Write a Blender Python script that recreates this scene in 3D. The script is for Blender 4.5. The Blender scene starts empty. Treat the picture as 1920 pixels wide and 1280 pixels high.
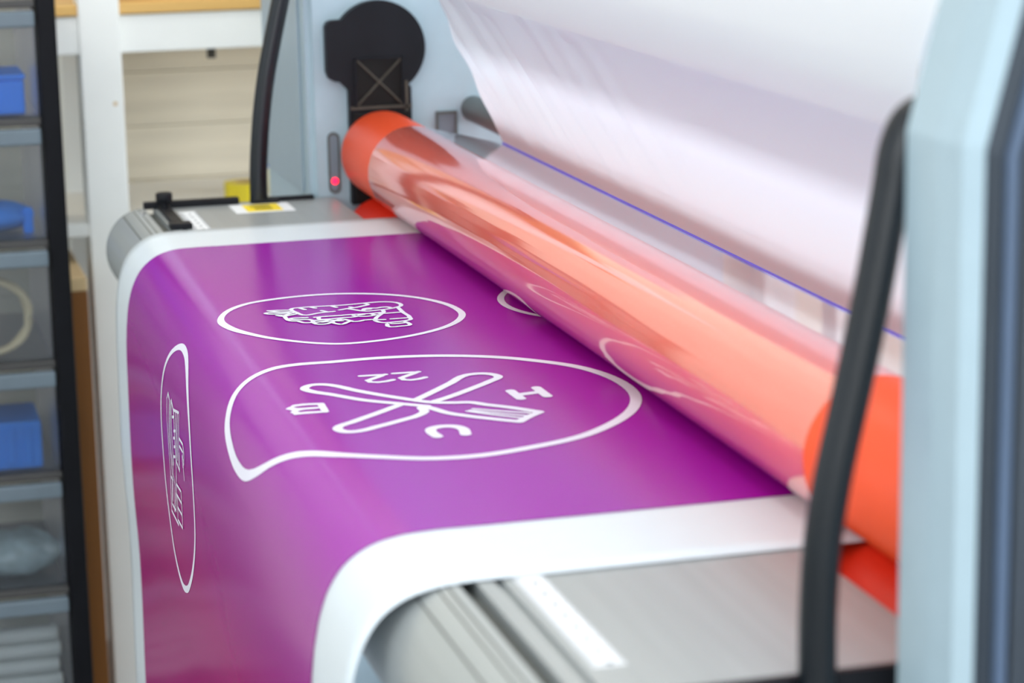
import bpy, bmesh, math, random
from mathutils import Vector, Matrix, noise
PI = math.pi
scene = bpy.context.scene
COL = scene.collection

# ------------------------------------------------------------------ camera
cd = bpy.data.cameras.new('camera')
cam = bpy.data.objects.new('camera', cd)
COL.objects.link(cam)
yaw, pitch, roll = .2682, .2188, -.018
d = Vector((-math.cos(yaw) * math.cos(pitch), math.sin(yaw) * math.cos(pitch), -math.sin(pitch)))
r = d.cross(Vector((0, 0, 1))).normalized()
u = r.cross(d)
r, u = math.cos(roll) * r + math.sin(roll) * u, -math.sin(roll) * r + math.cos(roll) * u
cam.matrix_world = Matrix(((r.x, u.x, -d.x, 2.8043), (r.y, u.y, -d.y, -.7485), (r.z, u.z, -d.z, .5563), (0, 0, 0, 1)))
cd.sensor_width = 36
cd.lens = 4645.95 / 1920 * 36
cd.clip_start = .05
cd.dof.use_dof = True
cd.dof.focus_distance = 2.62
cd.dof.aperture_fstop = 5.0
scene.camera = cam

# ------------------------------------------------------------------ world, exposure, large lights
w = bpy.data.worlds.new('world')
scene.world = w
w.use_nodes = True
w.node_tree.nodes['Background'].inputs[0].default_value = (.8, .9, 1, 1)
w.node_tree.nodes['Background'].inputs[1].default_value = .5
vs = scene.view_settings
vs.view_transform = 'Standard'
vs.look = 'None'
vs.gamma = 1
vs.use_curve_mapping = False
vs.exposure = -0.14
WINDOW_POWER = 42      # daylight through the window wall on the feeding side
FRONT_POWER = 132       # added light behind the camera, brightens the background
BACK_POWER = 190        # added light behind the machine, shines through the liner
PANEL = 4.6             # emission of the ceiling panels


def area_light(name, loc, rot, sx, sy, power, col=(1, 1, 1)):
    l = bpy.data.lights.new(name, 'AREA')
    l.shape = 'RECTANGLE'
    l.size, l.size_y = sx, sy
    l.energy = power
    l.color = col
    o = bpy.data.objects.new(name, l)
    o.location = loc
    o.rotation_euler = rot
    COL.objects.link(o)
    return o


area_light('wall_area_light', (1.2, -3.9, .95), (PI / 2, 0, 0), 4.2, 1.7, WINDOW_POWER, (.86, .94, 1))
area_light('wall_area_light', (4.5, -.6, .95), (PI / 2, 0, PI / 2), 4.6, 1.5, FRONT_POWER, (.93, .97, 1))  # unseen source, added to light the shelf and back wall
area_light('wall_area_light', (.6, 2.9, .75), (-PI / 2, 0, 0), 4.2, 1.7, BACK_POWER, (.9, .93, 1))  # unseen source, added to backlight the liner web


# ------------------------------------------------------------------ materials
def lin(c):
    return tuple(((v / 255) / 12.92 if v / 255 <= .04045 else ((v / 255 + .055) / 1.055) ** 2.4) for v in c) + (1,)


def mat(name, rgb, rough=.5, metal=0., var=.0, scale=(8, 8, 8), bump=0., bscale=None, spec=.5, coat=0., emit=None, alpha=None):
    m = bpy.data.materials.new(name)
    m.use_nodes = True
    nt = m.node_tree
    b = nt.nodes['Principled BSDF']
    b.inputs['Base Color'].default_value = lin(rgb)
    b.inputs['Roughness'].default_value = rough
    b.inputs['Metallic'].default_value = metal
    b.inputs['Specular IOR Level'].default_value = spec
    b.inputs['Coat Weight'].default_value = coat
    b.inputs['Coat Roughness'].default_value = .08
    if emit:
        b.inputs['Emission Color'].default_value = lin(rgb)
        b.inputs['Emission Strength'].default_value = emit
    if var or bump:
        tc = nt.nodes.new('ShaderNodeTexCoord')
        mp = nt.nodes.new('ShaderNodeMapping')
        mp.inputs['Scale'].default_value = scale
        nz = nt.nodes.new('ShaderNodeTexNoise')
        nz.inputs['Scale'].default_value = 1
        nz.inputs['Detail'].default_value = 6
        nt.links.new(tc.outputs['Object'], mp.inputs[0])
        nt.links.new(mp.outputs[0], nz.inputs['Vector'])
        if var:
            rp = nt.nodes.new('ShaderNodeValToRGB')
            c = lin(rgb)
            rp.color_ramp.elements[0].position = .3
            rp.color_ramp.elements[1].position = .7
            rp.color_ramp.elements[0].color = tuple(max(0, v * (1 - var)) for v in c[:3]) + (1,)
            rp.color_ramp.elements[1].color = tuple(min(1, v * (1 + var)) for v in c[:3]) + (1,)
            nt.links.new(nz.outputs[0], rp.inputs[0])
            nt.links.new(rp.outputs[0], b.inputs['Base Color'])
        if bump:
            bp = nt.nodes.new('ShaderNodeBump')
            bp.inputs['Strength'].default_value = bump
            bp.inputs['Distance'].default_value = .002
            nt.links.new(nz.outputs[0], bp.inputs['Height'])
            nt.links.new(bp.outputs[0], b.inputs['Normal'])
    return m


def film_mat(name, haze, base_refl, rough, tint=(1, 1, 1, 1), hazecol=(.9, .88, .92, 1), power=4):
    """clear glossy plastic: see-through with a facing-dependent mirror and a little haze"""
    m = bpy.data.materials.new(name)
    m.use_nodes = True
    nt = m.node_tree
    nt.nodes.clear()
    out = nt.nodes.new('ShaderNodeOutputMaterial')
    tr = nt.nodes.new('ShaderNodeBsdfTransparent')
    tr.inputs[0].default_value = tint
    df = nt.nodes.new('ShaderNodeBsdfDiffuse')
    df.inputs[0].default_value = hazecol
    gl = nt.nodes.new('ShaderNodeBsdfGlossy')
    gl.inputs['Roughness'].default_value = rough
    gl.inputs[0].default_value = (.97, .95, 1, 1)
    m1 = nt.nodes.new('ShaderNodeMixShader')
    m1.inputs[0].default_value = haze
    m2 = nt.nodes.new('ShaderNodeMixShader')
    lw = nt.nodes.new('ShaderNodeLayerWeight')
    pw = nt.nodes.new('ShaderNodeMath')
    pw.operation = 'POWER'
    pw.inputs[1].default_value = power
    ma = nt.nodes.new('ShaderNodeMath')
    ma.operation = 'MULTIPLY_ADD'
    ma.inputs[1].default_value = 1 - base_refl
    ma.inputs[2].default_value = base_refl
    lw.inputs[0].default_value = .5
    L = nt.links.new
    L(lw.outputs['Facing'], pw.inputs[0])
    L(pw.outputs[0], ma.inputs[0])
    L(tr.outputs[0], m1.inputs[1])
    L(df.outputs[0], m1.inputs[2])
    L(m1.outputs[0], m2.inputs[1])
    L(gl.outputs[0], m2.inputs[2])
    L(ma.outputs[0], m2.inputs[0])
    L(m2.outputs[0], out.inputs[0])
    return m


def liner_mat(name):
    """milky release liner: diffuse, lets light through, satin"""
    m = bpy.data.materials.new(name)
    m.use_nodes = True
    nt = m.node_tree
    nt.nodes.clear()
    out = nt.nodes.new('ShaderNodeOutputMaterial')
    df = nt.nodes.new('ShaderNodeBsdfDiffuse')
    df.inputs[0].default_value = (.86, .9, .95, 1)
    tl = nt.nodes.new('ShaderNodeBsdfTranslucent')
    tl.inputs[0].default_value = (.86, .92, 1, 1)
    gl = nt.nodes.new('ShaderNodeBsdfGlossy')
    gl.inputs['Roughness'].default_value = .3
    m1 = nt.nodes.new('ShaderNodeMixShader')
    m1.inputs[0].default_value = .5
    m2 = nt.nodes.new('ShaderNodeMixShader')
    m2.inputs[0].default_value = .1
    L = nt.links.new
    L(df.outputs[0], m1.inputs[1])
    L(tl.outputs[0], m1.inputs[2])
    L(m1.outputs[0], m2.inputs[1])
    L(gl.outputs[0], m2.inputs[2])
    L(m2.outputs[0], out.inputs[0])
    return m


def print_mat(name):
    """the printed ground: violet on the table running to magenta lower on the sheet"""
    m = mat(name, (140, 8, 158), .2, spec=.24)
    nt = m.node_tree
    b = nt.nodes['Principled BSDF']
    tc = nt.nodes.new('ShaderNodeTexCoord')
    sp = nt.nodes.new('ShaderNodeSeparateXYZ')
    mr = nt.nodes.new('ShaderNodeMapRange')
    mr.inputs['From Min'].default_value = .79
    mr.inputs['From Max'].default_value = .55
    rp = nt.nodes.new('ShaderNodeValToRGB')
    rp.color_ramp.elements[0].color = lin((148, 0, 160))
    rp.color_ramp.elements[1].color = lin((172, 4, 120))
    L = nt.links.new
    L(tc.outputs['Object'], sp.inputs[0])
    L(sp.outputs['Z'], mr.inputs['Value'])
    L(mr.outputs[0], rp.inputs[0])
    L(rp.outputs[0], b.inputs['Base Color'])
    return m


M = dict(
    wall=mat('wall_paint', (226, 224, 214), .8, var=.03, scale=(2, 2, 2)),
    plank=mat('whitewashed_plank', (232, 225, 206), .7, var=.12, scale=(3, 2.2, 30), bump=.2),
    floor=mat('grey_floor', (150, 150, 148), .6, var=.1, scale=(3, 3, 3)),
    ceiling=mat('ceiling_paint', (238, 240, 240), .9, var=.02),
    panel=mat('light_panel', (255, 252, 246), .5, emit=PANEL),
    white_metal=mat('white_metal', (225, 226, 222), .5),
    machine=mat('pale_blue_grey_paint', (164, 186, 198), .42, var=.02, scale=(40, 40, 40)),
    machine2=mat('grey_paint', (154, 172, 184), .45, var=.02, scale=(40, 40, 40)),
    alu=mat('brushed_aluminium', (164, 170, 172), .36, .3, var=.05, scale=(3, 90, 90)),
    alu_dark=mat('shadow_groove', (92, 96, 94), .5, .4, var=.04, scale=(3, 60, 60)),
    black=mat('black_plastic', (19, 21, 27), .5, spec=.2, var=.15, scale=(30, 30, 30)),
    black2=mat('dull_black_metal', (18, 18, 18), .55, spec=.2, var=.2, scale=(50, 50, 50)),
    recess=mat('grey_recess', (112, 124, 136), .5, var=.04),
    rib=mat('dusty_black', (62, 58, 50), .6, var=.2, scale=(60, 60, 60)),
    charcoal=mat('charcoal_cover', (44, 54, 66), .4, var=.08, scale=(12, 12, 12)),
    cover_ridge=mat('blue_grey_ridge', (72, 90, 116), .4, var=.05),
    rubber=mat('black_rubber', (10, 18, 26), .34, spec=.4, var=.1, scale=(20, 20, 20)),
    orange=mat('orange_silicone', (246, 84, 40), .42, var=.03, scale=(20, 20, 20), spec=.4),
    red=mat('shaded_orange_silicone', (232, 48, 22), .5, var=.04, scale=(20, 20, 20), spec=.3),  # same silicone as the upper roller, its dimness put into the colour
    chrome=mat('steel', (190, 192, 194), .3, .9),
    gunmetal=mat('dark_grey_bar', (92, 98, 98), .45, .3, var=.08, scale=(6, 40, 40)),
    paper=mat('white_vinyl', (214, 224, 232), .35, var=.01, scale=(30, 30, 30)),
    print=print_mat('violet_print'),
    ink=mat('white_ink', (226, 226, 242), .4, var=.01, scale=(40, 40, 40)),
    film=film_mat('clear_film', .06, .08, .085, power=3.1, hazecol=(.92, .86, .9, 1)),
    liner=liner_mat('milky_liner'),
    painted_blue_line=mat('painted_violet_blue_line', (96, 88, 224), .4, var=.05),  # line of light at the fold, painted as a colour
    yellow=mat('yellow_sticker', (246, 220, 30), .5, var=.03),
    label=mat('white_label', (236, 240, 244), .5, var=.02),
    inkblack=mat('label_ink', (30, 30, 30), .6, var=.05),
    inkgrey=mat('scale_ink', (80, 92, 106), .6, var=.05),
    led=mat('led_red', (255, 20, 60), .4, emit=4.),
    drawer=film_mat('smoky_drawer_plastic', .09, .015, .3, (.88, .9, .92, 1), (.2, .23, .25, 1), 5),
    drawer_lip=mat('smoky_drawer_rim', (100, 115, 126), .4, var=.08, scale=(10, 10, 10)),
    tower=mat('black_tower_frame', (12, 14, 20), .5, spec=.15, var=.15, scale=(20, 20, 20)),
    tower_rail=mat('dark_grey_rail', (62, 62, 62), .5, var=.1, scale=(20, 20, 20)),
    blue_box=mat('blue_plastic', (0, 128, 245), .7, var=.05, scale=(15, 15, 15)),
    blue_box2=mat('mid_blue_plastic', (20, 122, 220), .7, var=.08, scale=(15, 15, 15)),
    cream=mat('cream_cable', (206, 192, 158), .5, var=.08, scale=(20, 20, 20)),
    bag=mat('clear_bag', (150, 168, 172), .25, var=.25, scale=(40, 40, 40), bump=.6),
    tube_white=mat('off_white_tube', (196, 200, 196), .5, var=.05, scale=(20, 20, 20)),
    brown=mat('orange_brown_board', (122, 72, 4), .55, var=.1, scale=(20, 20, 3)),
    brown_end=mat('pale_board_end', (214, 186, 140), .6, var=.08, scale=(30, 30, 30)),
    wood=mat('shelf_wood', (222, 178, 104), .55, var=.12, scale=(20, 2, 20)),
    shelf_white=mat('white_painted_wood', (246, 248, 245), .55, var=.02, scale=(10, 10, 10)),
    cardboard=mat('cardboard', (196, 164, 120), .75, var=.06, scale=(12, 12, 12)),
    yellow2=mat('yellow_tape', (228, 208, 40), .4, var=.04),
    bottle=mat('pale_bottle', (232, 228, 200), .35, var=.03),
    blue_label=mat('blue_label', (70, 120, 220), .5, var=.04),
)


# ------------------------------------------------------------------ mesh helpers
class MB:
    def __init__(self):
        self.v, self.f, self.sm = [], [], []

    def add(self, vs, fs, smooth=False):
        n = len(self.v)
        self.v += [tuple(p) for p in vs]
        self.f += [tuple(i + n for i in q) for q in fs]
        self.sm += [smooth] * len(fs)
        return self

    def box(self, x0, x1, y0, y1, z0, z1, bev=0.):
        if bev <= 0:
            vs = [(x, y, z) for x in (x0, x1) for y in (y0, y1) for z in (z0, z1)]
            fs = [(0, 1, 3, 2), (4, 6, 7, 5), (0, 4, 5, 1), (2, 3, 7, 6), (0, 2, 6, 4), (1, 5, 7, 3)]
            return self.add(vs, fs)
        bm = bmesh.new()
        bmesh.ops.create_cube(bm, size=1)
        for q in bm.verts:
            q.co = Vector(((x0 + x1) / 2 + q.co.x * (x1 - x0), (y0 + y1) / 2 + q.co.y * (y1 - y0), (z0 + z1) / 2 + q.co.z * (z1 - z0)))
        bmesh.ops.bevel(bm, geom=bm.edges[:], offset=bev, segments=2, affect='EDGES', profile=.5)
        return self.bm(bm)

    def bm(self, bm, smooth=False):
        bm.verts.index_update()
        self.add([q.co[:] for q in bm.verts], [[q.index for q in f.verts] for f in bm.faces], smooth)
        bm.free()
        return self

    def prism(self, outline, x0, x1, off=None):
        """closed (y,z) outline extruded along x; off(y,z)->(y,z) reshapes the far ring"""
        n = len(outline)
        o2 = [off(p) for p in outline] if off else outline
        vs = [(x0, y, z) for y, z in outline] + [(x1, y, z) for y, z in o2]
        fs = [(i, (i + 1) % n, n + (i + 1) % n, n + i) for i in range(n)]
        fs += [tuple(range(n))[::-1], tuple(range(n, 2 * n))]
        return self.add(vs, fs)

    def tube(self, pts, rad, seg=16, cap=True):
        pts = [Vector(p) for p in pts]
        vs, fs = [], []
        up = None
        for i, p in enumerate(pts):
            t = (pts[min(i + 1, len(pts) - 1)] - pts[max(i - 1, 0)]).normalized()
            if up is None:
                up = Vector((0, 0, 1)) if abs(t.z) < .9 else Vector((1, 0, 0))
            a = t.cross(up).normalized()
            up = a.cross(t)
            rr = rad[i] if isinstance(rad, (list, tuple)) else rad
            for k in range(seg):
                q = 2 * PI * k / seg
                vs.append(p + a * math.cos(q) * rr + up * math.sin(q) * rr)
        for i in range(len(pts) - 1):
            for k in range(seg):
                fs.append((i * seg + k, i * seg + (k + 1) % seg, (i + 1) * seg + (k + 1) % seg, (i + 1) * seg + k))
        self.add(vs, fs, True)
        if cap:
            n = len(vs)
            self.add([vs[k] for k in range(seg)], [tuple(range(seg))[::-1]])
            self.add([vs[n - seg + k] for k in range(seg)], [tuple(range(seg))])
        return self

    def cyl(self, a, b, rad, seg=32):
        return self.tube([a, b], rad, seg)

    def grid(self, fn, nu, nv, smooth=True):
        vs = [fn(i / nu, j / nv) for i in range(nu + 1) for j in range(nv + 1)]
        fs = [(i * (nv + 1) + j, (i + 1) * (nv + 1) + j, (i + 1) * (nv + 1) + j + 1, i * (nv + 1) + j + 1) for i in range(nu) for j in range(nv)]
        return self.add(vs, fs, smooth)

    def build(self, name, material, parent=None, base=(0, 0, 0)):
        me = bpy.data.meshes.new(name)
        b = Vector(base)
        if parent is not None:
            b = Vector((0, 0, 0))
            q = parent
            while q is not None:
                b += q.location
                q = q.parent
        me.from_pydata([tuple(Vector(p) - b) for p in self.v], [], self.f)
        me.polygons.foreach_set('use_smooth', self.sm)
        me.materials.append(M[material])
        me.update()
        o = bpy.data.objects.new(name, me)
        COL.objects.link(o)
        if parent is not None:
            o.parent = parent
        else:
            o.location = b
        return o


def thing(name, label, cat, loc=(0, 0, 0), group=None):
    o = bpy.data.objects.new(name, None)
    o.empty_display_size = .05
    o.location = loc
    COL.objects.link(o)
    return tag(o, label, cat, group)


def tag(o, label, cat=None, group=None, kind=None):
    if label:
        o['label'] = label
    if cat:
        o['category'] = cat
    if group:
        o['group'] = group
    if kind:
        o['kind'] = kind
    return o


def structure(o, label=None):
    o['kind'] = 'structure'
    if label:
        o['label'] = label
    return o


def spline(P, n=8, closed=False):
    """smooth curve through 2-D or 3-D points, tangents scaled by segment length"""
    P = [Vector(p) for p in P]
    N = len(P)
    out = []
    segs = N if closed else N - 1
    for i in range(segs):
        b, c = P[i], P[(i + 1) % N]
        a = P[i - 1] if (closed or i > 0) else None
        e = P[(i + 2) % N] if (closed or i < N - 2) else None
        L = (c - b).length
        if L < 1e-9:
            continue
        dcb = (c - b) / L
        t1 = dcb + ((b - a).normalized() if a is not None else dcb)
        t2 = dcb + ((e - c).normalized() if e is not None else dcb)
        t1 = t1.normalized() if t1.length > 1e-6 else dcb
        t2 = t2.normalized() if t2.length > 1e-6 else dcb
        for k in range(n):
            t = k / n
            out.append(b * (2 * t ** 3 - 3 * t * t + 1) + t1 * (L * (t ** 3 - 2 * t * t + t)) + c * (-2 * t ** 3 + 3 * t * t) + t2 * (L * (t ** 3 - t * t)))
    if not closed:
        out.append(P[-1])
    return out

INK = {
    'ringA': [(1692,3836),(1390,3722),(1087,3453),(914,3094),(844,2583),(924,2182),(1134,1809),(1425,1542),(1848,1346),(2217,1292),(2470,1313),(2800,1457),(3082,1703),(3316,2074),(3445,2489),(3451,2873),(3300,3147),(2982,3469),(2555,3702),(2115,3818)],
    'A': [[(1822,2603),(1830,2689),(1852,2791),(1893,2868),(1909,2927),(1866,2974),(1751,2998),(1572,3034),(1500,3002),(1487,2953),(1483,2788),(1517,2456),(1498,2228),(1490,2150),(1484,2035),(1506,1944),(1577,1851),(1711,1820),(1801,1850),(1862,1931),(1907,2035),(1919,2132),(1937,2229),(1915,2290),(1807,2370),(1740,2421)],[(1518,2921),(1615,2884)],[(1504,2797),(1578,2760)],[(1529,2567),(1614,2532)],[(1740,2722),(1808,2684)],[(1772,2526),(1732,2443),(1694,2318),(1634,2220),(1593,2168),(1524,2191)],[(1657,2385),(1704,2357)],[(1886,2284),(1801,2256),(1787,2197),(1817,2118),(1788,2065),(1803,1993),(1860,1968)],[(1849,2257),(1846,2200)],[(1853,1891),(2160,1896),(2519,1897),(2570,1946),(2609,2148),(2591,2226),(2506,2272),(2414,2274),(2179,2162),(2041,2089),(1926,2082)],[(2112,2151),(2125,2084),(2121,1925)],[(2439,2095),(2440,2017),(2443,1916)],[(2425,2244),(2446,2175)],[(2596,1998),(2777,1967),(2824,1992),(2834,2086),(2836,2200),(2722,2206),(2647,2166),(2674,2154),(2692,2075),(2681,1981)],[(2070,2861),(2060,2763),(2069,2570),(2063,2536),(2068,2398),(2083,2261),(2070,2137)],[(2106,2827),(2183,2838),(2211,2793),(2210,2701),(2198,2597),(2192,2563),(2194,2434),(2120,2446)],[(2120,2381),(2111,2332)],[(2165,2418),(2210,2359),(2210,2266),(2179,2222),(2114,2240)],[(2175,2235),(2180,2190)],[(1558,3283),(1568,3178),(1597,3062)],[(1573,3272),(1664,3172),(1690,3066)],[(1679,3064),(1680,3198),(1659,3301),(1682,3338),(1736,3315),(1757,3213),(1738,3098)],[(1832,3235),(1846,3155),(1769,3076),(1757,3046)],[(1846,3229),(1906,3185),(1880,3124),(1826,3017)],[(1923,3169),(2084,3172),(2171,3151),(2209,3076),(2302,3039),(2330,2963),(2288,2923),(2192,2936),(2152,2983),(2148,3056),(2049,3138),(2051,3037),(2060,2951)],[(2296,2933),(2426,2918),(2457,2865),(2449,2795),(2380,2736),(2278,2641),(2262,2623),(2357,2551),(2439,2514),(2445,2451),(2406,2388),(2412,2278)],[(2251,2902),(2243,2799),(2309,2694),(2306,2629)],[(2345,2893),(2305,2784)],[(2355,2835),(2343,2774)],[(2359,2731),(2450,2732),(2522,2687),(2541,2668),(2467,2593),(2398,2533)],[(2352,2688),(2365,2622)]],
    'ringB': [(5012,4453),(4763,4337),(4548,4191),(4412,4007),(4309,3766),(4250,3542),(4245,3138),(4231,2657),(4330,2077),(4583,1535),(4923,1146),(5284,868),(5799,695),(6366,668),(6773,753),(7211,970),(7623,1324),(7890,1668),(8089,2172),(8193,2618),(8157,3020),(7996,3392),(7739,3747),(7441,3961),(7235,4103),(7047,4248),(6789,4428),(6420,4575),(5940,4609),(5516,4567)],
    'B': [[(6068,2721),(5750,2978),(5507,3151),(5236,3322),(5169,3415),(5161,3513),(5258,3593),(5388,3565),(5609,3398),(5911,3163),(6127,2913),(6346,2653)],[(7123,1979),(7028,1864),(6899,1754)],[(6592,2269),(6712,2108),(6903,1829)],[(6639,2311),(6796,2131),(6988,1890)],[(6658,2345),(6866,2150),(7059,1947)],[(6205,2872),(6519,3222),(6705,3436),(6828,3590),(6941,3599),(7025,3546),(7041,3443),(6933,3242),(6779,2991),(6682,2837),(6539,2722),(6387,2715)],[(6337,2679),(6488,2605),(6652,2535),(6850,2366),(7017,2191),(7186,1994)],[(7186,1994),(7041,1868),(6909,1727)],[(6909,1727),(6646,1942),(6474,2118),(6333,2246),(6304,2373),(6216,2575),(6102,2697)],[(6079,2691),(5781,2430),(5524,2213),(5261,1990),(5249,1829),(5335,1735),(5446,1718),(5589,1843),(5833,2100),(6089,2393),(6184,2530)]],
    '22': [[(4948,2974),(4967,2737),(5151,2948),(5226,2938),(5261,2869),(5249,2789),(5214,2715)],[(4955,2644),(4964,2404),(5158,2621),(5242,2610),(5277,2549),(5262,2467),(5219,2395)]],
    'Bl': [[(5923,3566),(6228,3583),(6194,3701),(6121,3827),(6025,3842),(6012,3753),(6052,3636)],[(5923,3566),(5881,3676),(5837,3802),(5869,3854),(5965,3819),(6012,3753)]],
    'Cl': [[(7457,2567),(7262,2545),(7158,2591),(7118,2688),(7158,2799),(7247,2835),(7453,2822)]],
    'Il': [[(6029,1759),(6358,1748)],[(6207,1744),(6163,1502)],[(5991,1494),(6348,1487)]],
    'ringC': [(1486,4370),(1728,4356),(2022,4395),(2542,4578),(3104,4920),(3413,5306),(3523,5670),(3500,6002),(3292,6344),(2895,6677),(2637,6809),(2238,6876),(1673,6695),(1366,6405),(1055,5983),(907,5515),(841,5153),(885,4818),(1013,4616),(1232,4461)],
    'C': [[(1383,4925),(1319,4999),(1385,5216),(1462,5398),(1524,5582),(1568,5691)],[(1383,4925),(1523,4973),(1554,5177),(1567,5372),(1659,5549)],[(1605,4968),(1648,5221),(1702,5472),(1786,5636)],[(1666,4941),(1841,4999),(1930,5038),(2016,5200),(2087,5378),(2155,5543)],[(1681,4970),(1774,5257),(1871,5496),(1920,5603)],[(1891,5001),(2292,4941),(2374,5179),(2384,5486)],[(2055,4989),(2164,5229),(2193,5482)],[(2187,4966),(2262,5270),(2269,5463)],[(1826,5094),(1963,5063)],[(1969,5217),(2088,5189)],[(1946,5301),(2069,5272)],[(1988,5389),(2114,5358)],[(1942,5512),(2072,5479)],[(2424,5193),(2704,5189),(2803,5266),(2799,5381),(2747,5350),(2762,5456),(2808,5550)],[(2453,5269),(2734,5270),(2709,5340),(2669,5326),(2723,5429)],[(2183,5506),(2449,5546)],[(2425,5357),(2449,5546)],[(1543,5575),(1607,5750),(1581,6023),(1582,6215),(2176,6219)],[(1697,5537),(1768,5784),(1669,6115),(1982,6114)],[(1908,5485),(1843,5727),(1985,5819),(1860,6147)],[(2142,5427),(2147,5649),(2093,5776)],[(2093,5776),(2500,5758),(2523,5959),(2521,6160),(2134,6170),(2158,5991),(2105,5885),(2093,5776)],[(2130,5893),(2517,5887)],[(2148,6024),(2507,6016)],[(1675,5808),(1818,5809),(1744,6057)],[(2056,5898),(1997,6102)]],
    'ringD': [(2875,515),(2600,667),(2162,735),(1714,702),(1357,547),(1273,384)],
}

def copy_tree(o, parent=None, loc=None):
    c = o.copy()
    COL.objects.link(c)
    c.parent = parent
    if loc is not None:
        c.location = loc
    for ch in list(o.children):
        copy_tree(ch, c)
    return c


# ------------------------------------------------------------------ the setting: workshop shell
XB, XF, YL, YR, ZF, ZC = -1.62, 4.6, -4.0, 3.0, -.95, 2.0
structure(MB().box(XB - .1, XF + .1, YL - .1, YR + .1, ZF - .1, ZF).build('floor', 'floor', None, (1, 0, ZF)), 'grey workshop floor')
structure(MB().box(XB - .1, XF + .1, YL - .1, YR + .1, ZC, ZC + .1).build('ceiling', 'ceiling', None, (1, 0, ZC)), 'white ceiling')
wb = structure(MB().box(XB - .1, XB - .02, YL, YR, ZF, ZC).build('wall_back', 'wall', None, (XB, 0, ZF)), 'back wall clad with whitewashed planks')
wq = MB()
wq.box(XF, XF + .1, YL, -2.95, ZF, ZC)
wq.box(XF, XF + .1, 1.75, YR, ZF, ZC)
wq.box(XF, XF + .1, -2.95, 1.75, ZF, .15)
wq.box(XF, XF + .1, -2.95, 1.75, 1.75, ZC)
structure(wq.build('wall_front', 'wall', None, (XF, 0, ZF)), 'white wall with an added window behind the camera')
wf = MB()
for y in (-2.95, -1.75, -.6, .55, 1.71):
    wf.box(XF - .01, XF + .06, y, y + .04, .15, 1.75)
wf.box(XF - .01, XF + .06, -2.95, 1.75, .15, .19).box(XF - .01, XF + .06, -2.95, 1.75, 1.71, 1.75)
structure(wf.build('added_window_3', 'white_metal', None, (XF, 0, .15)), 'white frame of the added window behind the camera')  # unseen window, added to go with the front light
wr = MB()
wr.box(XB, -1.6, YR, YR + .1, ZF, ZC)
wr.box(2.8, XF, YR, YR + .1, ZF, ZC)
wr.box(-1.6, 2.8, YR, YR + .1, ZF, -.15)
wr.box(-1.6, 2.8, YR, YR + .1, 1.65, ZC)
structure(wr.build('wall_right', 'wall', None, (1, YR, ZF)), 'white wall with an added window behind the machine')
wf = MB()
for x in (-1.6, -.5, .6, 1.7, 2.76):
    wf.box(x, x + .04, YR - .01, YR + .06, -.15, 1.65)
wf.box(-1.6, 2.8, YR - .01, YR + .06, -.15, -.11).box(-1.6, 2.8, YR - .01, YR + .06, 1.61, 1.65)
structure(wf.build('added_window_2', 'white_metal', None, (1, YR, -.15)), 'white frame of the added window behind the machine')  # unseen window, added to go with the liner backlight
# wall on the feeding side with a wide window opening
wl = MB()
wl.box(XB, -1.0, YL - .1, YL, ZF, ZC)
wl.box(3.4, XF, YL - .1, YL, ZF, ZC)
wl.box(-1.0, 3.4, YL - .1, YL, ZF, .05)
wl.box(-1.0, 3.4, YL - .1, YL, 1.85, ZC)
structure(wl.build('wall_left', 'wall', None, (1, YL, ZF)), 'white wall with the wide window')
wf = MB()
for x in (-1.0, .1, 1.2, 2.3, 3.36):
    wf.box(x, x + .04, YL - .06, YL + .01, .05, 1.85)
wf.box(-1, 3.4, YL - .06, YL + .01, .05, .09).box(-1, 3.4, YL - .06, YL + .01, 1.81, 1.85)
structure(wf.build('window_1', 'white_metal', None, (1, YL, .05)), 'white frame of the wide window')
# planks of the back wall, course by course
zz, i = -.115 - .097 * 8, 0
plank_mesh = None
while zz < 1.95:
    y0, y1 = (-2.4, 2.6)
    h = .097
    if plank_mesh is None:
        p = MB().box(XB - .02, XB, y0, y1, zz + .0006, zz + h - .0006, .0012).build('plank', 'plank', wb)
        plank_mesh = p
        pz = zz
    else:
        p = plank_mesh.copy()
        COL.objects.link(p)
        p.location = (random.Random(i).uniform(-.004, .003), 0, zz - pz)
    zz += h
    i += 1
# ceiling panels
ceil_names = ['nearest the window wall by the machine', 'right above the table', 'behind the machine', 'window side over the operator', 'middle of the room over the operator', 'far side of the room']
k = 0
for px in (-.2, 1.9):
    for py in (-2.2, -.7, .9):
        t = thing('ceiling_light', 'flat white ceiling light panel, ' + ceil_names[k], 'ceiling light', (px, py, ZC), 'ceiling light panels')
        MB().box(px - .62, px + .62, py - .22, py + .22, ZC - .03, ZC - .001, .004).build('housing', 'white_metal', t)
        MB().box(px - .6, px + .6, py - .2, py + .2, ZC - .036, ZC - .03).build('diffuser', 'panel', t)
        k += 1

# ------------------------------------------------------------------ laminating machine
mach = thing('laminating_machine', 'wide pale grey roll laminating machine with orange rollers and aluminium feed table', 'laminator', (.4, .1, ZF))
XA, XZ = -.615, 1.424          # inner faces of the two side frames
R = .06
# side frames: outline in (y, z)
outline = [(-.118, ZF), (-.118, .35), (-.098, .428), (-.035, .67), (.46, .67), (.52, .60), (.52, ZF)]
sf = MB().prism(outline, XZ, XZ + .042).build('side_frame', 'machine', mach)
tag(sf, 'pale blue-grey side frame nearest the camera')


def inset(k):
    return lambda p: (p[0] + (k if p[0] < 0 else -.01), p[1])


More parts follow.
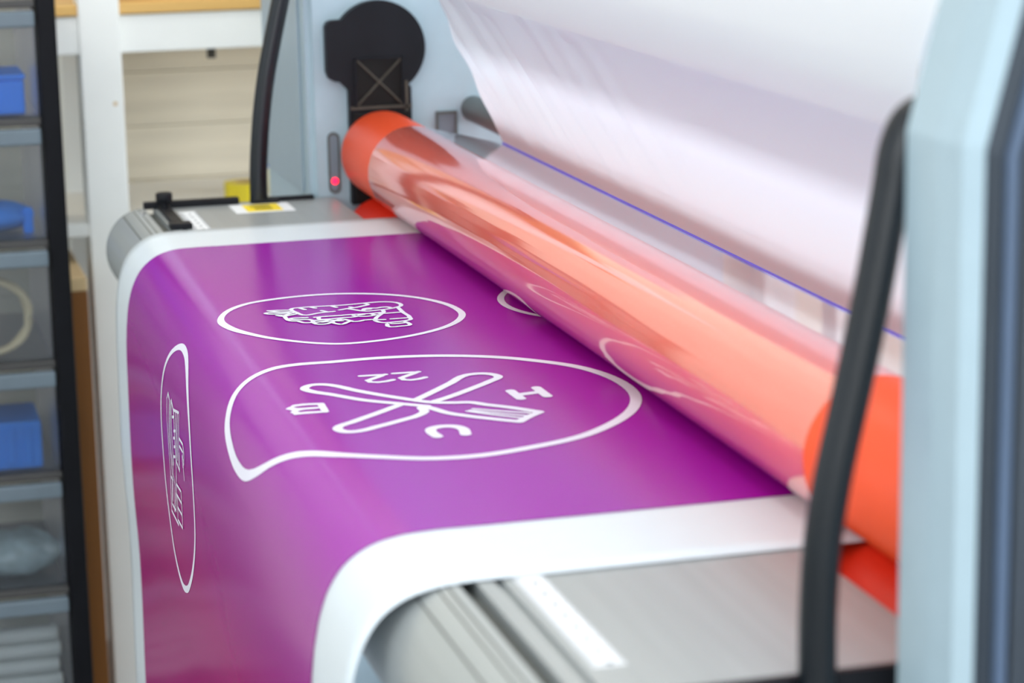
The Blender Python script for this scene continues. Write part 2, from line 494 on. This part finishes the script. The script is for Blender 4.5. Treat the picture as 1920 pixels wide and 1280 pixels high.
MB().prism(outline, XZ + .0421, XZ + .072, inset(.003)).build('frame_edge', 'machine', sf)
MB().prism([inset(.003)(p) for p in outline], XZ + .0721, XZ + .083, inset(.008)).build('frame_edge', 'machine', sf)
cover_o = [(-.106, ZF + .02), (-.106, .348), (-.086, .425), (-.03, .64), (.44, .64), (.49, .58), (.49, ZF + .02)]
MB().prism(cover_o, XZ + .0831, XZ + .092, inset(.004)).build('outer_cover', 'charcoal', sf)
MB().prism([(-.098, ZF + .05), (-.098, .346), (-.078, .423), (-.072, .423), (-.0915, .346), (-.0915, ZF + .05)], XZ + .0921, XZ + .097).build('cover_ridge', 'cover_ridge', sf)
cover_i = [(-.088, ZF + .05), (-.088, .342), (-.068, .42), (-.01, .60), (.42, .60), (.46, .55), (.46, ZF + .05)]
MB().prism(cover_i, XZ + .0921, XZ + .096).build('cover_panel', 'charcoal', sf)

outline = [(-.10, ZF), (-.10, .35), (-.08, .428), (-.017, .67), (.46, .67), (.52, .60), (.52, ZF)]
bm = bmesh.new()
o2 = [bm.verts.new((XA, y, z)) for y, z in outline]
f = bm.faces.new(o2)
ext = bmesh.ops.extrude_face_region(bm, geom=[f])
for q in ext['geom']:
    if isinstance(q, bmesh.types.BMVert):
        q.co.x = -.95
bmesh.ops.bevel(bm, geom=[e for e in bm.edges if all(abs(q.co.x - XA) < 1e-5 and q.co.y < 0 for q in e.verts)], offset=.010, segments=3, affect='EDGES')
bmesh.ops.recalc_face_normals(bm, faces=bm.faces[:])
ff = MB().bm(bm).build('side_frame', 'machine', mach)
tag(ff, 'pale blue-grey side frame with the black roller bracket')
# front panel line of the far housing
MB().box(-.95, -.66, -.1035, -.1002, .0, .345, .001).build('front_panel', 'machine2', ff)
# capsule slot with red indicator
def capsule(cy, z0, z1, hw, n=10):
    o = []
    for k in range(n + 1):
        a = PI * k / n
        o.append((cy + hw * math.cos(a), z1 - hw + hw * math.sin(a)))
    for k in range(n + 1):
        a = PI + PI * k / n
        o.append((cy + hw * math.cos(a), z0 + hw + hw * math.sin(a)))
    return o


sl = MB().prism(capsule(-.0655, .003, .090, .0085), XA + .0005, XA + .003).build('indicator_slot', 'gunmetal', ff)
tag(sl, 'dark rounded slot with a small red light')
MB().prism(capsule(-.0655, .007, .086, .0055), XA + .003, XA + .0036).build('slot_window', 'recess', sl)
MB().prism(capsule(-.0655, .0165, .0255, .0045), XA + .0036, XA + .006).build('indicator_light', 'led', sl)
# square recess right of the bracket
rc = MB()
rc.box(XA + .0005, XA + .005, .084, .115, .108, .112).box(XA + .0005, XA + .005, .084, .087, .076, .108)
rc.box(XA + .0005, XA + .005, .112, .115, .076, .108).box(XA + .0005, XA + .005, .084, .115, .073, .076)
rcf = rc.build('recess_frame', 'gunmetal', ff)
MB().box(XA + .0005, XA + .0015, .087, .112, .076, .108).build('recess_plate', 'recess', rcf)

# black roller bracket on the far frame
head = []
CY, CZ, RH = .001, .207, .0665
a0, a1 = math.radians(-52), math.radians(142)
for k in range(33):
    a = a0 + (a1 - a0) * k / 32
    head.append((CY + RH * math.cos(a), CZ + RH * math.sin(a)))
head += [(-.066, .2475), (-.0715, .245), (-.0745, .239), (-.0745, .176), (-.071, .167), (-.064, .163), (-.056, .162)]
head += [(-.0435, .149), (-.0435, -.012), (.0455, -.012), (.0455, .151)]
br = MB().prism(head, XA + .0005, XA + .018).build('roller_bracket', 'black', mach)
MB().box(XA + .018, XA + .0195, -.033, .0315, .128, .192).build('recess_panel', 'black2', br)
fr = MB()
fr.box(XA + .018, XA + .023, -.0355, -.033, .126, .194).box(XA + .018, XA + .023, .0315, .034, .126, .194)
fr.box(XA + .018, XA + .023, -.0355, .034, .192, .1945)
fr.build('recess_rim', 'black', br)
for a, b in (((-.033, .128), (.0315, .192)), ((-.033, .192), (.0315, .128))):
    MB().tube([(XA + .0205, *a), (XA + .0205, *b)], .0016, 6).build('cross_rib', 'rib', br)
MB().box(XA + .018, XA + .022, -.043, .045, .1225, .1265).build('cross_bar', 'rib', br)
MB().box(XA + .018, XA + .022, .036, .040, .10, .16).build('side_rib', 'rib', br)
MB().box(XA + .018, XA + .024, -.040, .042, -.01, .118, .002).build('slide_block', 'black2', br)
# rollers
up = MB().tube([(XA + .026, 0, R), (XA + .028, 0, R), (XZ - .032, 0, R), (XZ - .03, 0, R)], [R - .002, R, R, R - .002], 96).build('pressure_roller', 'orange', mach)
tag(up, 'upper orange silicone roller')
MB().cyl((XA + .02, 0, R), (XZ - .001, 0, R), .018, 24).build('axle', 'chrome', up)
lo = MB().tube([(XA + .026, .0, -R - .0012), (XZ - .03, .0, -R - .0012)], R, 96).build('pressure_roller', 'red', mach)
tag(lo, 'lower orange silicone roller, shade put into its colour')
MB().cyl((XA + .02, 0, -R - .0012), (XZ - .001, 0, -R - .0012), .018, 24).build('axle', 'chrome', lo)
# idler bar behind the film
MB().cyl((XA + .001, .140, .113), (XZ - .001, .140, .113), .0185, 32).build('idler_bar', 'gunmetal', mach)
MB().cyl((XA + .001, .124, .341), (XZ - .001, .124, .341), .014, 24).build('take_up_shaft', 'chrome', mach)

# feed table: extruded aluminium profile in (y,z)
T0 = -.0015
prof = [(-.068, T0), (-.304, T0), (-.304, T0 - .004), (-.311, T0 - .004), (-.311, T0), (-.3235, T0), (-.3235, T0 - .009), (-.3365, T0 - .009), (-.3365, T0 - .0005)]
cyb, czb, ra, rb = -.337, -.0605, .0545, .0585
for k in range(0, 21):
    a = PI / 2 + k / 20 * math.radians(128)
    prof.append((cyb + ra * math.cos(a), czb + rb * math.sin(a)))
prof += [(-.34, -.118), (-.30, -.122), (-.075, -.122), (-.068, -.118)]
tb = MB().prism(prof[::-1], XA + .004, 1.396).build('feed_table', 'alu', mach)
tag(tb, 'brushed aluminium feed table with rounded front nose')
for yy, hw in ((-.3655, .0012), (-.352, .0008), (-.345, .0008)):
    k = 1 - ((yy - cyb) / ra) ** 2
    zt = czb + rb * math.sqrt(max(0, k))
    MB().box(XA + .005, 1.395, yy - hw, yy + hw, zt - .003, zt + .00015).build('groove', 'alu_dark', tb)
MB().box(XA + .005, 1.395, -.3362, -.3238, T0 - .010, T0 - .0085).build('slot_floor', 'alu_dark', tb)
capo = [(y * .985 - .004, z * .97 - .001) for y, z in prof]
MB().prism(prof[::-1], 1.396, 1.402).build('end_cap', 'black', tb)
MB().prism(prof[::-1], XA + .001, XA + .004).build('end_cap', 'gunmetal', tb)
# scale strips either side of the sheet
ru = MB().box(-.56, 1.345, -.2965, -.2735, T0, T0 + .0003).build('scale_strip', 'label', tb)
tk = MB()
n = 0
x = 1.34
while x > -.55:
    if x > 1.10 or x < -.37:
        L = .010 if n % 10 == 0 else (.0075 if n % 5 == 0 else .005)
        tk.box(x - .0004, x + .0004, -.2965, -.2965 + L, T0 + .0003, T0 + .0005)
        tk.box(x - .0004, x + .0004, -.2735 - L * .6, -.2735, T0 + .0003, T0 + .0005)
        if n % 5 == 0:
            tk.box(x - .0028, x + .0028, -.286, -.2815, T0 + .0003, T0 + .0005)
    x -= .005
    n += 1
tag(tk.build('scale_marks', 'inkgrey', ru), None, kind='stuff')
# warning sticker
st = MB().box(-.588, -.518, -.222, -.14, T0, T0 + .0004).build('warning_sticker', 'label', tb)
MB().box(-.582, -.524, -.205, -.156, T0 + .0004, T0 + .0007).build('yellow_field', 'yellow', st)
wm = MB()
for a in (-.573, -.562, -.551, -.540):
    wm.box(a - .002, a + .002, -.198 + random.Random(a).uniform(0, .01), -.168, T0 + .0007, T0 + .0009)
wm.build('warning_text', 'inkblack', st)
# black edge bars at the far end of the table and the clamp with its knob
MB().box(XA + .0045, XA + .018, -.338, -.205, T0, T0 + .0095, .0015).build('edge_bar', 'black', tb)
MB().box(XA + .0045, XA + .014, -.155, -.098, T0, T0 + .006, .001).build('edge_bar', 'black', tb)
cl = MB().box(-.604, -.425, -.3195, -.3035, T0, T0 + .005, .0012).build('sheet_clamp', 'black', tb)
tag(cl, 'black clamp strap with a round knob')
MB().box(-.44, -.418, -.326, -.297, T0, T0 + .008, .0015).build('clamp_foot', 'black', cl)
MB().tube([(-.585, -.3115, T0 + .005), (-.585, -.3115, T0 + .013)], .005, 16).build('knob_stem', 'black', cl)
kb = [(-.585, -.3115, T0 + z) for z in (.012, .013, .023, .0245)]
MB().tube(kb, [.0105, .0115, .0115, .0095], 20).build('knob', 'black', cl)
MB().tube([(-.565, -.345, T0 - .002), (-.565, -.345, T0 + .0022)], .004, 12).build('screw', 'chrome', tb)
# curved guard handles
hp_near = [(-.166, -.16), (-.167, -.06), (-.167, 0), (-.167, .039), (-.1645, .088), (-.158, .13), (-.146, .184), (-.132, .251), (-.121, .312), (-.115, .343), (-.107, .355), (-.088, .360)]
hp_far = [(-.177, T0), (-.1765, .03), (-.175, .059), (-.1695, .114), (-.161, .17), (-.149, .225), (-.136, .279), (-.122, .335), (-.112, .372), (-.10, .39), (-.08, .396)]
for hx, hp, lab in ((1.410, hp_near, 'black curved handle tube nearest the camera'), (-.60, hp_far, 'black curved handle tube at the far frame')):
    path = [(hx, p.x, p.y) for p in spline(hp, 6)]
    h = MB().tube(path, .0125, 24).build('guard_handle', 'rubber', mach)
    tag(h, lab)
    z = hp[0][1]
    MB().box(hx - .013, hx + .013, -.188, -.150, z - .012, z + .006, .002).build('handle_mount', 'black', h)
# cross bar below the table that ties the frames
MB().box(XA, XZ, .1, .3, -.75, -.65, .004).build('cross_member', 'machine2', mach)

# ------------------------------------------------------------------ printed sheet
FP = [(.03, 0), (-.15, 0), (-.28, 0), (-.32, 0), (-.345, -.0015), (-.366, -.0085), (-.383, -.022), (-.394, -.040), (-.401, -.062), (-.406, -.10), (-.408, -.19), (-.408, -.3), (-.404, -.4), (-.405, -.57), (-.405, -.80)]
NP = [(.03, 0), (-.15, 0), (-.28, 0), (-.325, 0), (-.352, -.002), (-.376, -.0085), (-.394, -.0205), (-.406, -.037), (-.4135, -.056), (-.419, -.08), (-.423, -.115), (-.425, -.2), (-.425, -.3), (-.423, -.5), (-.42, -.80)]


def arc_table(P):
    D = spline(P, 16)
    s = [0.]
    for a, b in zip(D, D[1:]):
        s.append(s[-1] + (b - a).length)
    return D, s


FD, ND = arc_table(FP), arc_table(NP)


def at(tab, s):
    D, S_ = tab
    lo_, hi = 0, len(S_) - 1
    s = min(max(s, 0), S_[-1] - 1e-7)
    while hi - lo_ > 1:
        m = (lo_ + hi) // 2
        if S_[m] <= s:
            lo_ = m
        else:
            hi = m
    t = (s - S_[lo_]) / (S_[hi] - S_[lo_])
    return D[lo_].lerp(D[hi], t)


def sheet(x, s, off=0.):
    def P(x, s):
        uu = min(max((x + .335) / 1.415, -.05), 1.05)
        q = at(FD, s).lerp(at(ND, s), uu)
        return q
    q = P(x, s)
    if off:
        t = P(x, s + .002) - P(x, s - .002)
        t.normalize()
        q = q + Vector((t.y, -t.x)) * off   # outward normal
    return (x, q.x, q.y)


SX0, SX1, PX0, PX1 = -.4023, 1.1486, -.2705, 1.0175
SMAX = min(FD[1][-1], ND[1][-1]) - .001
svals = [i * .01 for i in range(0, 31)] + [.30 + i * .004 for i in range(1, 46)] + [.48 + i * .02 for i in range(1, 60)]
svals = [s for s in svals if s < SMAX] + [SMAX]


def strip(x0, x1, nx, off, vals):
    nv = len(vals) - 1
    mb = MB()
    mb.grid(lambda a, b: sheet(x0 + (x1 - x0) * a, vals[int(round(b * nv))], off), nx, nv)
    return mb


pr = thing('printed_sheet', 'large violet printed vinyl sheet with white border, draped over the feed table', 'printed sheet', (.37, -.42, -.80))
# vinyl with a real thickness
vt = MB()
nv = len(svals) - 1
vt.grid(lambda a, b: sheet(SX0 + (SX1 - SX0) * a, svals[int(round(b * nv))], 0.), 60, nv)
n0 = len(vt.v)
vt.grid(lambda a, b: sheet(SX0 + (SX1 - SX0) * a, svals[int(round(b * nv))], -.0005), 60, nv)
rim = []
for j in range(nv):
    rim += [(j, j + 1, n0 + j + 1, n0 + j), (60 * (nv + 1) + j, n0 + 60 * (nv + 1) + j, n0 + 60 * (nv + 1) + j + 1, 60 * (nv + 1) + j + 1)]
vt.f += rim
vt.sm += [False] * len(rim)
tag(vt.build('vinyl', 'paper', pr), 'white vinyl border')
tag(strip(PX0, PX1, 60, .0006, svals).build('violet_print', 'print', pr), 'violet printed ground')


def ribbon(mb, pts, wd, closed=False, smooth=4, off=.0010):
    P = spline([(a / 10000, b / 10000) for a, b in pts], smooth, closed) if len(pts) > 2 or closed else [Vector((a / 10000, b / 10000)) for a, b in pts]
    # resample so that it follows the bend
    Q = []
    n = len(P)
    for i in range(n if closed else n - 1):
        a, b = P[i], P[(i + 1) % n]
        m = max(1, int((b - a).length / .006))
        for k in range(m):
            Q.append(a.lerp(b, k / m))
    if not closed:
        Q.append(P[-1])
    n = len(Q)
    vs, fs = [], []
    for i in range(n):
        a = Q[i - 1] if (closed or i > 0) else Q[i]
        b = Q[(i + 1) % n] if (closed or i < n - 1) else Q[i]
        t = b - a
        t = t.normalized() if t.length > 1e-9 else Vector((1, 0))
        nn = Vector((-t.y, t.x)) * wd / 2
        for q in (Q[i] + nn, Q[i] - nn):
            vs.append(sheet(q.x, q.y, off))
    for i in range(n if closed else n - 1):
        j = (i + 1) % n
        fs.append((2 * i, 2 * i + 1, 2 * j + 1, 2 * j))
    mb.add(vs, fs, True)
    if not closed:
        for q in (P if smooth == 1 else (Q[0], Q[-1])):
            ds = [sheet(q.x + wd / 2 * math.cos(2 * PI * k / 12), q.y + wd / 2 * math.sin(2 * PI * k / 12), off + .00005) for k in range(12)]
            mb.add(ds, [tuple(range(12))])
    return mb


def ink(name, keys, wd, label, sm=4):
    mb = MB()
    offs = []
    for st_ in keys:
        ribbon(mb, st_, wd, False, sm, .0010 + .00002 * len(offs))
        offs.append(0)
    return tag(mb.build(name, 'ink', pr), label)


tag(ribbon(MB(), INK['ringA'], .0078, True).build('ring_outline', 'ink', pr), 'white ring around the small food icon near the far border')
ink('icon_outline', INK['A'], .0048, 'white line drawing of filled bread', 2)
tag(ribbon(MB(), INK['ringB'], .0108, True).build('ring_outline', 'ink', pr), 'largest white ring, around the crossed cutlery')
ink('cutlery_icon', INK['B'][:1] + INK['B'][5:], .0088, 'white crossed knife and fork')
ink('fork_tines', INK['B'][1:5], .0045, 'white fork tines')
ink('number_22', INK['22'], .0066, 'white number 22', 1)
ink('letter_b', INK['Bl'], .0068, 'white letter B', 1)
ink('letter_c', INK['Cl'], .0100, 'white letter C')
ink('letter_i', INK['Il'], .0098, 'white letter I')
tag(ribbon(MB(), INK['ringC'], .0078, True).build('ring_outline', 'ink', pr), 'white ring on the hanging front of the sheet')
ink('icon_outline', INK['C'], .0032, 'white line drawing on the hanging front', 1)
# ring running under the roller
cx_, cs_, rr_ = .2125, -.0555, .1292
arc = []
for k in range(33):
    a = k / 32 * PI
    q = (cx_ + rr_ * math.cos(a), cs_ + rr_ * math.sin(a))
    if q[1] > .024:
        arc.append((q[0] * 10000, q[1] * 10000))
tag(ribbon(MB(), arc, .0078).build('ring_outline', 'ink', pr), 'white ring half under the roller')

# ------------------------------------------------------------------ clear film and liner
FX0, FX1 = -.405, 1.125
ang0, ang1 = math.radians(-90), math.radians(-283)      # bottom -> front -> top
RF = R + .0009
peel = Vector((.126, .091))


def film_pt(a, b):
    x = FX0 + (FX1 - FX0) * a
    if b <= .7:
        t = b / .7
        an = ang0 + (ang1 - ang0) * t
        env = math.sin(PI * min(1, t * 1.05)) ** .7 if t < .95 else .2
        ph = t * 7 - x * .8
        n_ = noise.noise(Vector((x * .9 + 3, ph * .9, 1.7))) + .6 * noise.noise(Vector((x * 2.1, ph * 2.3, 5.1))) + .34 * noise.noise(Vector((x * 1.2, ph * 5, 2.2))) + .12 * noise.noise(Vector((x * .9 + 8, ph * 13, 6.2)))
        rr = RF + .00055 * env * (1 + n_) * (1 if .12 < t < .97 else .15)
        return (x, rr * math.cos(an), R + rr * math.sin(an))
    y0, z0 = RF * math.cos(ang1), R + RF * math.sin(ang1)
    if b <= .88:
        t = (b - .7) / .18
        n_ = noise.noise(Vector((x * 1.5, t * 2 + 7, .3)))
        return (x, y0 + (peel.x - y0) * t, z0 + (peel.y - z0) * t + .0012 * n_ * math.sin(PI * t))
    t = (b - .88) / .12
    return (x, peel.x + .28 * t, peel.y + .004 * math.sin(PI * t) + .045 * t * t)


film = thing('laminating_film', 'clear glossy plastic film wrapped over the upper orange roller', 'film', (.36, 0, 0))
MB().grid(film_pt, 110, 150).build('film_sheet', 'film', film)
MB().tube([(FX0, .43, .199), (FX1, .43, .199)], .0625, 64).build('film_wind', 'liner', film)
MB().tube([(XA + .001, .43, .199), (XZ - .001, .43, .199)], .02, 24).build('core_tube', 'gunmetal', film)

WX0, WX1 = -.402, 1.13
tan_ = Vector((.033, .30))


def web_pt(a, b):
    x = WX0 + (WX1 - WX0) * a
    q = peel.lerp(tan_, b)
    # diagonal tension wrinkles, strongest toward the far edge
    fa = math.exp(-((a - .12) / .33) ** 2)
    n_ = noise.noise(Vector(((x + .17 * b) * 21, b * .7, 2.0))) * fa * 2.6 + .6 * noise.noise(Vector((x * 2.0 + b, b * 2, 9.0)))
    am = .0034 * math.sin(PI * (.02 + .9 * b)) ** .8 * min(1, b * 8)
    return (x, q.x - .9137 * n_ * am, q.y - .4065 * n_ * am)


web = thing('release_liner', 'milky white release liner peeling up from the film above the roller', 'film', (.36, .126, .091))
MB().grid(web_pt, 220, 60).build('liner_web', 'liner', web)
MB().tube([(WX0, peel.x - .001, peel.y + .001), (WX1, peel.x - .001, peel.y + .001)], .0012, 8).build('painted_fold_line', 'painted_blue_line', web)  # added thin tube, paints the violet-blue light line at the fold


def roll_pt(a, b):
    x = WX0 + (WX1 - WX0) * a
    an = 2 * PI * b
    rr = .0998 + .0012 * noise.noise(Vector((x * .8, 6 * math.cos(an), 6 * math.sin(an))))
    return (x, .124 + rr * math.cos(an), .341 + rr * math.sin(an))


rm = MB().grid(roll_pt, 40, 96)
for xx in (WX0, WX1):
    rm.add([(xx, .124 + .0998 * math.cos(2 * PI * k / 48), .341 + .0998 * math.sin(2 * PI * k / 48)) for k in range(48)], [tuple(range(48))])
rm.build('wound_liner', 'liner', web)
MB().tube([(WX0 - .02, .124, .341), (WX1 + .02, .124, .341)], .04, 32).build('cardboard_core', 'cardboard', web)

# ------------------------------------------------------------------ storage shelf behind the machine
sh = thing('storage_shelf', 'white painted wooden shelf with pale wood top board behind the machine', 'shelf', (-1.4, .3, ZF))
for (px, py) in ((-1.2, -.355), (-1.2, .95), (-1.55, -.355), (-1.55, .95)):
    o = MB().box(px - .065, px, py, py + .066, ZF, .95, .003).build('post', 'shelf_white', sh)
    if (px, py) == (-1.2, -.355):
        MB().tube([(px - .002, py + .052, .075), (px + .0004, py + .052, .075)], .0035, 12).build('screw_mark', 'brown_end', o)
MB().box(-1.24, -1.212, -.408, 1.2, .155, .2155, .002).build('front_beam', 'shelf_white', sh)
MB().box(-1.618, -1.206, -.408, 1.2, .217, .2345, .002).build('shelf_board', 'wood', sh)
MB().box(-1.618, -1.206, -.408, 1.2, -.14, -.118, .002).build('shelf_board', 'shelf_white', sh)
MB().box(-1.618, -1.206, -.408, 1.2, .70, .72, .002).build('shelf_board', 'wood', sh)
b_ = MB().box(-1.265, -1.26, -.142, -.128, .135, .16)
b_.box(-1.29, -1.26, -.142, -.128, .150, .155)
b_.build('shelf_bracket', 'rib', sh)
cb = thing('cardboard_box', 'flat brown cardboard box on the top shelf board', 'box', (-1.4, -.1, .2345))
MB().box(-1.54, -1.28, -.27, .12, .2345, .34, .002).build('box_body', 'cardboard', cb)
MB().box(-1.43, -1.41, -.271, .121, .3395, .3405).build('tape_strip', 'cream', cb)
tr_ = thing('tape_roll', 'yellow tape roll standing on the lower white shelf', 'tape', (-1.32, -.08, -.118))
tv = MB()


def torus(cx, cy, cz, r0, r1, w_, n=32):
    mb = MB()
    prof_ = [(r0, -w_), (r1, -w_), (r1, w_), (r0, w_)]
    vs, fs = [], []
    for k in range(n):
        a = 2 * PI * k / n
        for rr, zz_ in prof_:
            vs.append((cx + rr * math.cos(a), cy + rr * math.sin(a), cz + zz_))
    for k in range(n):
        for m in range(4):
            fs.append((k * 4 + m, ((k + 1) % n) * 4 + m, ((k + 1) % n) * 4 + (m + 1) % 4, k * 4 + (m + 1) % 4))
    return mb.add(vs, fs)


torus(-1.32, -.08, -.100, .017, .034, .018).build('tape_wind', 'yellow2', tr_)
torus(-1.32, -.08, -.100, .0155, .017, .018).build('tape_core', 'cardboard', tr_)
bo = thing('spray_bottle', 'small pale bottle with a blue label on the lower shelf', 'bottle', (-1.42, -.022, -.118))
MB().tube([(-1.42, -.022, z) for z in (-.118, -.116, -.05, -.035, -.028)], [.017, .019, .019, .012, .008], 24).build('bottle_body', 'bottle', bo)
MB().tube([(-1.42, -.022, -.072), (-1.42, -.022, -.050)], .0193, 24).build('bottle_label', 'blue_label', bo)
MB().tube([(-1.42, -.022, -.030), (-1.42, -.022, -.012)], .0085, 16).build('bottle_cap', 'shelf_white', bo)

# ------------------------------------------------------------------ brown board between the drawer tower and the shelf post
bd = thing('wooden_board', 'orange-brown board standing upright between drawer tower and white post', 'board', (-1.25, -.388, ZF))
MB().box(-1.50, -1.08, -.403, -.375, ZF, -.205, .0015).build('board_panel', 'brown', bd)
MB().box(-1.50, -1.08, -.403, -.375, -.2048, -.182, .003).build('board_cap', 'brown_end', bd)

# ------------------------------------------------------------------ drawer tower
TX, TY1, TY0 = -.95, -.412, -.80
tw = thing('drawer_tower', 'black framed tower of smoky see-through plastic drawers', 'drawer unit', (-1.15, -.6, ZF))
for px in (TX, TX - .36):
    for py in (TY1 - .029, TY0):
        MB().box(px - .03, px, py, py + .029, ZF, .30, .004).build('post', 'tower', tw)
rails = [.2595, .0837, -.102, -.2899, -.4663, -.6521]
for z in rails:
    MB().box(TX - .385, TX - .004, TY0 + .03, TY1 - .030, z - .006, z + .006, .002).build('rail', 'tower_rail', tw)
MB().box(TX - .385, TX - .004, TY0 + .03, TY1 - .03, -.851, -.838, .002).build('rail', 'tower_rail', tw)
bots = rails[1:] + [-.838]
for z1, z0 in zip(rails, bots):
    a, b = z0 + .0075, z1 - .010
    y0, y1 = TY0 + .032, TY1 - .032
    dm = MB()
    dm.box(TX - .012, TX - .009, y0, y1, a, b)
    dm.box(TX - .37, TX - .012, y0, y0 + .003, a, b).box(TX - .37, TX - .012, y1 - .003, y1, a, b)
    dm.box(TX - .37, TX - .367, y0, y1, a, b).box(TX - .37, TX - .012, y0, y1, a, a + .003)
    dr = dm.build('drawer', 'drawer', tw)
    MB().box(TX - .010, TX + .006, y0, y1, b - .024, b, .003).build('drawer_lip', 'drawer_lip', dr)
floors = [z + .0105 for z in bots]
# what lies in the drawers
b1 = thing('blue_box', 'bright blue box in the topmost drawer', 'box', (-1.03, -.52, floors[0]))
MB().box(-1.09, -.967, -.60, -.463, floors[0], floors[0] + .052, .004).build('box_body', 'blue_box', b1)
MB().box(-1.094, -.965, -.602, -.461, floors[0] + .0525, floors[0] + .060, .002).build('box_lid', 'blue_box', b1)
b2 = thing('blue_pouch', 'crumpled blue pouch in the second drawer from the top', 'pouch', (-1.03, -.5, floors[1]))
pm = MB()
pm.grid(lambda a, b: (-1.03 + .055 * math.sin(PI * a) * math.cos(2 * PI * b), -.515 + .062 * math.sin(PI * a) * math.sin(2 * PI * b) * (1 + .15 * noise.noise(Vector((a * 4, b * 6, 0)))), floors[1] + .024 - .0235 * math.cos(PI * a) * (1 + .25 * noise.noise(Vector((a * 5, b * 5, 3))) * math.sin(PI * a))), 16, 24)
pm.build('pouch_body', 'blue_box2', b2)
MB().box(-1.0, -.99, -.475, -.46, floors[1] + .0, floors[1] + .04, .003).build('pouch_flap', 'blue_box', b2)
cbp = []
for k in range(90):
    a = 2 * PI * k / 30
    cbp.append((-.985 - .006 * (k / 30), -.53 + (.055 + .003 * math.sin(k)) * math.cos(a), floors[2] + .062 + .056 * math.sin(a)))
tag(MB().tube(cbp, .005, 8).build('cable_coil', 'cream', None, (-.99, -.53, floors[2])), 'cream cable coiled up in the third drawer from the top', 'cable')
b4 = thing('blue_crate', 'mid blue ribbed plastic crate in the fourth drawer from the top', 'crate', (-1.04, -.54, floors[3]))
MB().box(-1.10, -.970, -.62, -.468, floors[3], floors[3] + .075, .004).build('crate_body', 'blue_box2', b4)
for k in range(5):
    MB().box(-.970, -.967, -.60 + k * .026, -.588 + k * .026, floors[3] + .008, floors[3] + .066, .001).build('crate_rib', 'blue_box2', b4)
bb = MB()
bb.grid(lambda a, b: (-1.03 + .06 * math.sin(PI * a) * math.cos(2 * PI * b), -.52 + .075 * math.sin(PI * a) * math.sin(2 * PI * b), floors[4] + .036 - .0355 * math.cos(PI * a) * (1 + .5 * noise.noise(Vector((a * 7, b * 9, 3))) * math.sin(PI * a))), 24, 36)
tag(bb.build('parts_bag', 'bag', None, (-1.03, -.52, floors[4])), 'clear crinkled bag of small parts in the fifth drawer', 'bag')
places = ['lying at the bottom', 'second from the bottom', 'third from the bottom', 'on top of the pile']
for k in range(4):
    z = floors[5] + .0135 + k * .0265
    o = thing('paper_tube', 'off-white paper tube in the lowest drawer, ' + places[k], 'tube', (-1.0, -.55, z - .013), 'paper tubes in the lowest drawer')
    MB().tube([(-1.0, -.65, z), (-1.0, -.458 - .003 * (k % 2), z)], .013, 16).build('tube_wall', 'tube_white', o)
    MB().tube([(-1.0, -.458 - .003 * (k % 2), z), (-1.0, -.4565 - .003 * (k % 2), z)], .008, 12).build('tube_plug', 'cream', o)
